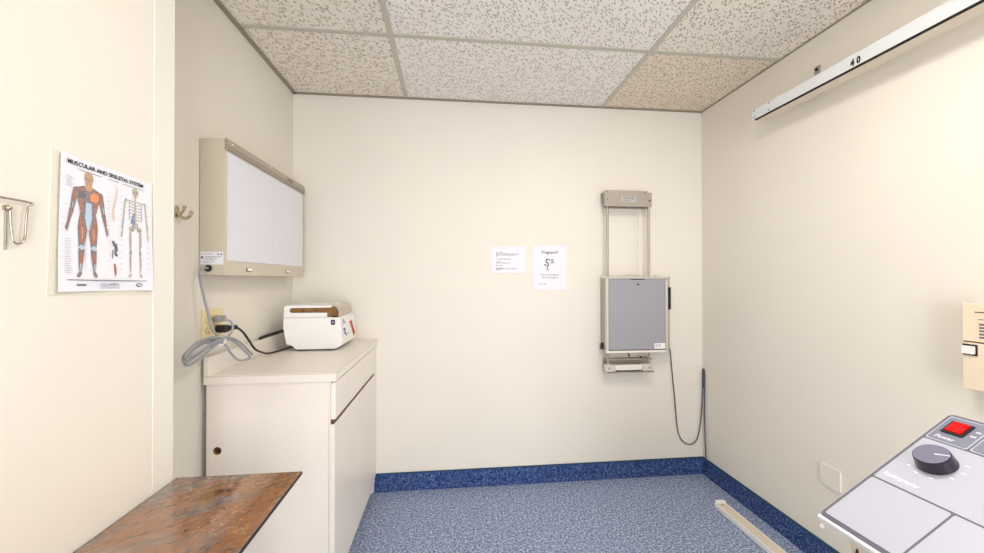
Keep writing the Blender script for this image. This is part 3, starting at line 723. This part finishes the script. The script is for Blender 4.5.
b = nb(); text_bm(b, 'Please Tell technician', bw, .613, 1.286, .0135, w=w, align='CENTER'); text_bm(b, 'if you are pregnant', bw, .613, 1.269, .0135, w=w, align='CENTER'); obj('message_print', drape(b, w), M['ink'], s_)
b = nb(); bars(b, bw, .540, 1.232, (.02, .008, .02), .0028, .003, w, .0003); obj('small_print', drape(b, w), M['inkg'], s_)
b = nb()
tube(b, [(x, YB-w-.001, z) for x, z in ((.604, 1.385), (.594, 1.388), (.588, 1.378), (.594, 1.368), (.603, 1.358), (.600, 1.348), (.592, 1.346))], .0032, 6)
prism(b, bw, ell(.583, 1.353, .006, .005, 10), w, w+.0005)
prism(b, bw, cap(.597, 1.345, .0018, .597, 1.325, .0018), w, w+.0005); prism(b, bw, cap(.597, 1.327, .0015, .589, 1.322, .0015), w, w+.0005); prism(b, bw, cap(.597, 1.327, .0015, .605, 1.322, .0015), w, w+.0005)
prism(b, bw, rect(.622, .637, 1.372, 1.376), w, w+.0004); prism(b, bw, rect(.620, .636, 1.381, 1.387), w, w+.0004); prism(b, bw, rect(.617, .642, 1.364, 1.368), w, w+.0004)
prism(b, bw, cap(.608, 1.388, .002, .614, 1.380, .002), w, w+.0004)
obj('stick_figure', drape(b, w), M['ink'], s_)

# ------------------------------------------------------------------ wall cassette holder (chest stand)
YC = 2.264
t = thing('cassette_holder', 'grey wall mounted x-ray cassette holder sliding on two vertical rods', 'x-ray cassette holder', (1.14, YB, .66))
b = nb(); prism(b, bw, [(.972, 1.815), (1.25, 1.815), (1.25, 1.712), (.972, 1.712)], .0005, .012, .001)
prism(b, bw, rect(1.21, 1.240, 1.712, 1.80), .012, .086, .0015); prism(b, bw, rect(.960, .975, 1.735, 1.815), .012, .05, .001)
tbk = obj('top_bracket', b, M['bronze'], t)
b = nb(); box(b, .934, 1.209, YC-.002, YC+.004, 1.709, 1.806, .0015, 2); box(b, .934, .94, YC+.004, YC+.03, 1.715, 1.806, .001, 1); box(b, .94, 1.209, YC+.004, YB-.0125, 1.798, 1.804); obj('cover', b, M['bronze'], tbk)
for x, z in ((.946, 1.796), (1.186, 1.793), (.946, 1.752)):
    b = nb(); cyl(b, (x, YC-.0045, z), (x, YC-.001, z), .004, seg=12); obj('screw', b, M['lamdark'], tbk)
b = nb(); cyl(b, (1.224, YB-.0895, 1.748), (1.224, YB-.0855, 1.748), .005, seg=12); obj('screw', b, M['dark'], tbk)
b = nb(); prism(b, BW((0, YC-.002, 0)), rect(1.035, 1.132, 1.737, 1.770), 0, .0012); tg = obj('rating_tag', b, M['tagm'], tbk)
b = nb(); q = BW((0, YC-.0034, 0))
for z, ws in ((1.761, (.01, .03, .02)), (1.754, (.02, .012, .03)), (1.742, (.02, .02))): bars(b, q, 1.048, z, ws, .0035, .005, .0, .0003)
obj('tag_print', b, M['inkg'], tg)
for x in (.9535, 1.2185):
    b = nb(); cyl(b, (x, YC+.012, .735), (x, YC+.012, 1.712), .0075, seg=16); obj('guide_rod', b, M['steel'], t, smooth=40)
b = nb(); tube(b, [(1.156, YC+.02, 1.277), (1.156, YC+.02, 1.712)], .0016, 6, smooth=False); obj('counterweight_cable', b, M['steel'], t)
# cassette box
b = nb(); box(b, .938, 1.352, YC+.022, YB-.012, .828, 1.275, .002, 1); obj('cassette_box', b, M['bronze'], t)
b = nb(); box(b, .938, .943, YC, YC+.022, .828, 1.275, .001, 1); box(b, .9385, .9535, YC-.003, YC+.001, .824, 1.266, .001, 1); obj('left_channel', b, M['alu'], t)
b = nb(); box(b, .9545, 1.316, YC-.004, YC+.002, .832, 1.264, .001, 1); box(b, .9545, 1.316, YC+.002, YC+.0215, .838, 1.258); fp = obj('front_panel', b, M['greyp'], t, label='flat grey front panel')
b = nb(); box(b, .9525, .9545, YC-.0036, YC, .832, 1.264); obj('panel_edge', b, M['lamdark'], fp)
b = nb(); box(b, 1.093, 1.183, YC-.0052, YC-.0035, 1.259, 1.264); obj('dark_slot', b, M['black'], fp)
b = nb(); cyl(b, (1.138, YC-.006, 1.231), (1.138, YC-.003, 1.231), .005, seg=14); box(b, 1.138, 1.148, YC-.0055, YC-.004, 1.226, 1.231); obj('panel_lock', b, M['dark'], fp)
b = nb(); box(b, .936, 1.335, YC-.008, YC+.022, 1.2655, 1.277, .0015, 1); box(b, .925, .95, YC+.006, YC+.03, 1.267, 1.281, .0015, 1); tbar = obj('top_bar', b, M['alu'], t)
b = nb(); tube(b, [(1.055, YC+.006, 1.277), (1.065, YC+.006, 1.285), (1.15, YC+.006, 1.285), (1.165, YC+.006, 1.277)], .003, 8); obj('pull_handle', b, M['alu'], tbar)
b = nb(); cyl(b, (1.258, YC+.005, 1.276), (1.258, YC+.005, 1.286), .005, seg=12); obj('stud', b, M['steel'], tbar)
b = nb(); box(b, .936, 1.318, YC-.012, YC+.022, .812, .8255, .002, 1); obj('bottom_bar', b, M['guard'], t)
b = nb(); box(b, 1.318, 1.333, YC-.004, YC+.02, .822, 1.262, .001, 1); obj('right_channel', b, M['alu'], t)
b = nb(); box(b, 1.3345, 1.351, YC+.004, YC+.0215, .824, 1.275, .0015, 1); box(b, 1.295, 1.3515, YC-.002, YC+.018, 1.269, 1.277, .001, 1); obj('side_flange', b, M['bronze'], t)
b = nb(); box(b, 1.340, 1.3535, YC-.006, YC+.004, 1.075, 1.212, .002, 1); obj('black_handle', b, M['black'], t)
b = nb(); prism(b, BW((0, YC-.0044, 0)), rect(1.244, 1.314, .834, .868), 0, .0012); lb = obj('corner_label', b, M['white'], t)
b = nb(); bars(b, BW((0, YC-.0058, 0)), 1.250, .856, (.012, .02), .003, .006, 0, .0003); bars(b, BW((0, YC-.0058, 0)), 1.250, .845, (.008, .014), .003, .008, 0, .0003); obj('label_print', b, M['inkg'], lb)
b = nb(); prism(b, BW((0, YC+.05, 0)), [(.922, .828), (.938, .828), (.938, .866), (.932, .870), (.926, .866)], -.012, .012, .002); obj('latch_knob', b, M['black'], t)
# bottom bracket
b = nb(); prism(b, bw, rect(.955, 1.258, .690, .765), .0005, .010, .0015); prism(b, bw, rect(.955, 1.258, .755, .765), .010, .045, .001); prism(b, bw, rect(.955, 1.258, .682, .690), .0005, .075, .001); bb = obj('bottom_bracket', b, M['bronze'], t)
for x0, x1 in ((.934, .998), (1.170, 1.236)):
    b = nb(); box(b, x0, x1, YC-.003, YC+.035, .697, .741, .004, 2); bk = obj('rod_block', b, M['alu'], bb)
    xm = x0+.021 if x0 < 1 else x1-.022
    b = nb(); cyl(b, (xm, YC-.006, .720), (xm, YC-.002, .720), .0065, seg=16); obj('bolt', b, M['steel'], bk)
b = nb(); box(b, .998, 1.170, YC+.004, YC+.03, .704, .736, .002, 1); obj('cross_bar', b, M['guard'], bb)
b = nb(); cyl(b, (1.085, YC+.001, .788), (1.085, YC+.018, .8125), .005, seg=12); obj('stop_bolt', b, M['lamdark'], bb)
b = nb(); cyl(b, (1.19, YC+.062, .7655), (1.19, YC+.062, .776), .006, seg=12); obj('stop_bolt', b, M['lamdark'], bb)
# trailing cable: hangs, loops up to the corner and drops to the base
b = nb()
cy = YB-.012
tube(b, [(1.375, YB-.03, .86), (1.395, YB-.02, .80), (1.405, cy, .74), (1.418, cy, .60), (1.430, cy, .48), (1.440, cy, .36), (1.452, cy, .275), (1.478, cy, .225), (1.515, cy, .199), (1.550, cy, .199), (1.580, cy, .228), (1.600, cy, .30), (1.612, cy, .40), (1.619, cy, .52), (1.6225, cy, .66), (1.6225, cy, .678), (1.6225, 2.336, .675), (1.6225, 2.332, .62), (1.6225, 2.333, .35), (1.6225, 2.322, .112)], .0036, 8)
obj('trailing_cable', b, M['cblue'], t, smooth=60)
b = nb(); tube(b, [(1.6215, 2.342, .683), (1.6205, 2.339, .66), (1.6205, 2.337, .60), (1.6205, 2.338, .56)], .0042, 8); obj('cable_tie_wrap', b, mat('navy_tape', srgb(72, 78, 104), .6), t, smooth=60)
b = nb(); tube(b, [(1.352, YC+.06, .868), (1.365, YC+.06, .866), (1.375, YB-.03, .86)], .006, 8); obj('cable_strain_relief', b, M['black'], t, smooth=60)

# ------------------------------------------------------------------ tube stand rails
t = thing('wall_rail', 'long white rail marked 40 high on the right wall', 'rail', (1.56, .6, 2.05))
ry0, ry1, rx = .05, 1.776, 1.50
b = nb(); box(b, rx, rx+.004, ry0, ry1, 2.0575, 2.107, .001, 1); box(b, rx+.004, rx+.05, ry0, ry1, 2.102, 2.107); obj('face_plate', b, M['whiterail'], t)
b = nb(); box(b, rx+.001, rx+.01, ry0, ry1-.012, 2.0520, 2.0574); obj('dark_slot', b, M['dark'], t)
b = nb(); box(b, rx+.010, rx+.062, ry0, ry1-.012, 2.0515, 2.0575, .001, 1); box(b, rx+.058, rx+.062, ry0, ry1-.012, 2.0575, 2.102); obj('channel', b, M['beigerail'], t)
b = nb(); box(b, rx-.001, rx+.04, ry1-.004, ry1+.004, 2.054, 2.109, .002, 1); ec = obj('end_cap', b, M['whiterail'], t)
rf = RW((rx-.0002, 0, 0))
for y, z in ((1.765, 2.099), (1.765, 2.066), (1.676, 2.099), (1.676, 2.066)):
    b = nb(); prism(b, rf, ell(-y, z, .0035, .0035, 10), 0, .0012); obj('screw', b, M['inkg'], t)
b = nb(); text_bm(b, '4', rf, -1.300, 2.0635, .035, w=.0006, sx=.8, bold=.0016); text_bm(b, '0', rf, -1.278, 2.0635, .035, w=.0006, sx=.8, bold=.0016); obj('scale_number', b, M['ink'], t)
for y, zt, s_ in ((1.553, 2.213, .012), (.75, 2.213, .012)):
    b = nb(); box(b, XR-.006, XR-.0003, y-s_, y+s_, 2.085, zt, .001, 1); box(b, rx+.062, XR-.006, y-s_, y+s_, 2.09, 2.10, .001, 1); box(b, rx+.062, XR-.02, y-.006, y+.006, 2.10, 2.12); br = obj('mounting_bracket', b, M['steel'], t)
    b = nb(); cyl(b, (XR-.010, y, zt-.015), (XR-.005, y, zt-.015), .0065, seg=6); obj('bolt', b, M['dark'], br)
b = nb(); tube(b, [(XR-.002, 1.645, 2.10), (XR-.010, 1.645, 2.158), (XR-.006, 1.64, 2.168), (XR-.002, 1.63, 2.168)], .006, 8); obj('anchor', b, M['lamdark'], t)

t = thing('floor_rail', 'long white and beige rail lying on the blue carpet along the right wall', 'rail', (1.475, .8, 0))
fy0, fy1 = -.6, 2.0
b = nb(); box(b, 1.447, 1.507, fy0, fy1, .001, .010, .001, 1); box(b, 1.447, 1.456, fy0, fy1, .010, .026, .001, 1); box(b, 1.501, 1.507, fy0, fy1, .010, .028, .001, 1); obj('channel', b, M['white'], t)
b = nb(); box(b, 1.4575, 1.5005, fy0+.01, fy1-.012, .010, .0275, .001, 1); obj('insert_strip', b, M['beigerail'], t)
b = nb(); box(b, 1.4565, 1.509, fy1-.012, fy1+.008, .0105, .036, .003, 2); ec = obj('end_cap', b, M['white'], t)
b = nb(); cyl(b, (1.473, fy1-.03, .0276), (1.473, fy1-.03, .0295), .005, seg=12); obj('screw', b, M['steel'], t)

# ------------------------------------------------------------------ small things on the right wall
t = thing('blank_plate', 'blank wall plate painted wall colour low on the right wall behind the console', 'wall plate', (XR, 1.51, .36))
rw = RW((XR, 0, 0))
b = nb(); prism(b, rw, rrect(-1.552, -1.462, .362, .452, .004), -.0003, .007, .002); obj('cover', b, M['wall'], t)
for z in (.38, .435):
    b = nb(); prism(b, rw, ell(-1.507, z, .003, .003, 10), .007, .008); obj('screw', b, M['guard'], t)
t = thing('wall_bumper', 'small round white bumper low on the right wall above the blue base', 'bumper', (XR, 1.548, .17))
b = nb(); cyl(b, (XR-.0003, 1.548, .172), (XR-.004, 1.548, .172), .010, .009); obj('flange', b, M['white'], t, smooth=40)
b = nb(); ball(b, (XR-.006, 1.548, .172), .0075, (.9, 1, 1)); obj('button', b, M['white'], t, smooth=60)
t = thing('wall_control_box', 'cream control box with a small switch at the right wall edge of view', 'control box', (XR, .92, .91))
d_ = .055; bx = XR-d_; k_ = (bx)/XR
zt_, zm_, zb_, ye = 1.264+(1.186-1.264)*k_, 1.264+(1.063-1.264)*k_, 1.264+(.915-1.264)*k_, 1.073*k_
b = nb(); box(b, bx+.006, XR-.0005, ye-.30, ye, zb_+.004, zt_-.004, .006, 2); obj('housing', b, M['cream'], t)
b = nb(); box(b, bx, bx+.0055, ye-.30, ye-.001, zm_+.003, zt_, .002, 2); up_ = obj('upper_cover', b, M['cream'], t)
b = nb(); box(b, bx, bx+.0055, ye-.30, ye-.001, zb_, zm_-.001, .002, 2); obj('lower_cover', b, M['cream'], t)
b = nb(); box(b, bx+.003, bx+.007, ye-.30, ye-.002, zm_-.001, zm_+.003); obj('cover_seam', b, M['lamdark'], t)
rf = RW((bx, 0, 0))
b = nb(); prism(b, rf, rect(-ye+.002, -ye+.036, zm_-.040, zm_-.006), 0, .0015); bz = obj('switch_bezel', b, M['dark'], t)
b = nb(); prism(b, rf, rrect(-ye+.004, -ye+.0315, zm_-.035, zm_-.011, .002), .0015, .009, .001); obj('switch', b, M['white'], bz)
b = nb(); prism(b, rf, rect(-ye+.038, -ye+.20, 1.079, 1.142), 0, .0008); lb = obj('data_label', b, M['cream'], up_)
b = nb()
bars(b, rf, -ye+.038, 1.1395, (.16,), .0025, 0, .0008, .0003)
for k in range(5): bars(b, rf, -ye+.040, 1.084+k*.0098, tuple(random.uniform(.006, .02) for _ in range(7)), .006, .003, .0008, .0003)
obj('label_print', b, M['inkg'], lb)
b = nb(); bars(b, rf, -ye+.03, 1.161, (.17,), .003, 0, 0, .0008); obj('vent_line', b, M['lamdark'], up_)

# ------------------------------------------------------------------ x-ray control console
A = Vector((.6765, .648, .831)); tilt = R(31.56); ex = Vector((math.cos(tilt), 0, math.sin(tilt)))
t = thing('control_console', 'grey x-ray control console with black dial and red power switch', 'control console', (.86, .25, 0))
cf = Fr(A, (0, -1, 0), ex); CL, CW = .80, .3286
b = nb()
P = lambda s, w: (A+ex*s+cf.w*w)
prof = [P(-.002, -.012), P(-.002, 0), P(CW, 0), P(CW, -.012)]
prism(b, cf, rrect(0, CL, 0, CW, .006), -.010, 0, .001); obj('top_panel', b, M['consd'], t)
b = nb(); prism(b, cf, rect(-.001, CL+.001, -.006, .0), -.014, -.001, .001); obj('front_lip', b, M['white'], t)
b = nb()
hz = [(A+ex*.0-cf.w*.014), (A+ex*.31-cf.w*.014)]
sfm = Fr((0, A.y-.055, 0), (1, 0, 0), (0, 0, 1))
prism(b, sfm, [(.735, .06), (.735, .845), (.93, .968), (.93, .06)], 0, .69, .004)
bd = obj('pedestal', b, M['ivory'], t)
b = nb(); prism(b, sfm, [(.712, .74), (.690, .822), (.735, .850), (.735, .70)], -.02, .66, .002); obj('apron', b, M['cream'], bd)
b = nb(); tube(b, [(.705, A.y-.052, .74), (.700, A.y-.046, .77), (.699, A.y-.05, .80), (.708, A.y-.058, .825)], .0025, 8); obj('loose_cable', b, M['cblk'], bd, smooth=60)
for k, (y, z) in enumerate(((A.y-.07, .80), (A.y-.10, .79), (A.y-.085, .775))):
    b = nb(); cyl(b, (.700, y, z), (.712, y, z), .006, seg=12); obj('screw', b, M['lamdark'], bd)
b = nb(); box(b, .70, .96, A.y-.77, A.y-.03, .001, .06, .004, 1); obj('plinth', b, M['toe'], t)
# fields of the panel (u = along the front towards the camera, v = up the slope)
def field(name, a0, a1, b0, b1, m, border=None, r=.003, par=t):
    if border:
        q = nb(); prism(q, cf, rrect(a0, a1, b0, b1, r), 0, .0006); par2 = obj(name, q, border, par)
        q = nb(); prism(q, cf, rrect(a0+.0022, a1-.0022, b0+.0022, b1-.0022, r), .0006, .0010); obj('face', q, m, par2); return par2
    q = nb(); prism(q, cf, rrect(a0, a1, b0, b1, r), 0, .0008); return obj(name, q, m, par)
field('lower_field', .0050, .1205, .0075, .1220, M['cons'])
field('lower_field', .1240, .30, .0075, .1220, M['cons'])
field('lower_field', .3035, .52, .0075, .1220, M['cons'])
field('dial_field', .0050, .52, .1255, .2515, M['cons'])
field('power_field', .0045, .064, .2550, .3235, M['consm'], M['cons'], .004)
field('indicator_field', .067, .25, .2555, .323, M['consm'], M['cons'], .004)
field('end_field', .523, .797, .006, .323, M['cons'])
# red power switch
b = nb(); prism(b, cf, rect(.0145, .0465, .2775, .3115), .001, .0035, .0008); ps = obj('power_switch', b, M['black'], t)
b = nb(); prism(b, cf, rect(.0185, .0430, .2815, .3090), .0035, .0055, .0010); obj('red_rocker', b, M['red'], ps, label='glossy red rocker')
b = nb(); text_bm(b, 'Power', cf, .0135, .2625, .011, w=.0011, sx=.95, shear=.2, bold=.0001)
text_bm(b, 'ON', cf, .052, .299, .0045, w=.0011, bold=.0002); text_bm(b, 'OFF', cf, .051, .286, .0045, w=.0011, bold=.0002); obj('power_lettering', b, M['paper'], t)
# dial
kc = (.0530, .2035)
b = nb(); N = 40
tt = bmesh.new(); bmesh.ops.create_cone(tt, cap_ends=True, segments=N, radius1=.0275, radius2=.0242, depth=.021)
bmesh.ops.bevel(tt, geom=[e for e in tt.edges if e.calc_length() < .006 and abs(sum(v.co.z for v in e.verts)) > .018], offset=.0012, segments=2, affect='EDGES')
merge(b, tt, cf.m() @ Matrix.Translation((kc[0], kc[1], .0113))); kn = obj('dial_knob', b, M['knob'], t, smooth=40, label='dark round dial')
b = nb(); prism(b, cf, ell(kc[0], kc[1], .0230, .0230, 40), .0218, .0222); kt = obj('knob_cap', b, M['knobt'], kn)
b = nb(); pa = R(18)
prism(b, cf, cap(kc[0]+.004, kc[1]+.002, .0009, kc[0]+.021, kc[1]+.009, .0007), .0222, .0226); obj('pointer_line', b, M['paper'], kt)
b = nb()
for k, a in enumerate((-135, -105, -70, -30, 0, 28)):
    r_ = .036; cx_, cy_ = kc[0]+r_*math.cos(R(a)), kc[1]+r_*math.sin(R(a))
    prism(b, cf, rect(cx_-.003, cx_+.003, cy_-.0010, cy_+.0010), .0008, .0012)
obj('dial_marks', b, M['paper'], t)
b = nb(); text_bm(b, 'Radiography', cf, .012, .1385, .0105, w=.0009, sx=1.0, shear=.15, bold=.0001); obj('radiography_lettering', b, M['paper'], t)
b = nb(); cyl(b, cf.p(.158, .150, .0008), cf.p(.158, .150, .006), .006, seg=16); obj('button', b, M['black'], t)

# ------------------------------------------------------------------ light, world, camera
def area(name, loc, size, sy, power, col, rot=(0, 0, 0)):
    l = bpy.data.lights.new(name, 'AREA'); l.shape = 'RECTANGLE'; l.size = size; l.size_y = sy; l.energy = power; l.color = col
    o = bpy.data.objects.new(name, l); C.objects.link(o); o.location = loc; o.rotation_euler = rot; return o
area('added_doorway_fill', ((DX0+DX1)/2, YF-T-.02, DH/2), DX1-DX0-.04, DH-.06, 70, (.975, .97, 1), (R(90), 0, 0))  # fill lamp added behind the camera to brighten the room from the front
wd = bpy.data.worlds.new('world'); bpy.context.scene.world = wd; wd.use_nodes = True
wd.node_tree.nodes['Background'].inputs[0].default_value = (1, 1, 1, 1); wd.node_tree.nodes['Background'].inputs[1].default_value = .3

cam = bpy.data.cameras.new('camera'); co = bpy.data.objects.new('camera', cam); C.objects.link(co)
yaw, pitch, roll = .1052, .0068, -.0012
fw = Vector((math.sin(yaw)*math.cos(pitch), math.cos(yaw)*math.cos(pitch), math.sin(pitch)))
r_ = Vector((math.cos(yaw), -math.sin(yaw), 0)); u_ = r_.cross(fw)
r2 = r_*math.cos(roll)+u_*math.sin(roll); u2 = -r_*math.sin(roll)+u_*math.cos(roll)
co.matrix_world = Matrix(((r2.x, u2.x, -fw.x, 0), (r2.y, u2.y, -fw.y, 0), (r2.z, u2.z, -fw.z, 1.264), (0, 0, 0, 1)))
cam.sensor_width = 36; cam.lens = 385.447/984*36; cam.clip_start = .02
sc = bpy.context.scene; sc.camera = co
sc.view_settings.view_transform = 'Standard'; sc.view_settings.look = 'None'; sc.view_settings.gamma = 1
sc.view_settings.exposure = 0
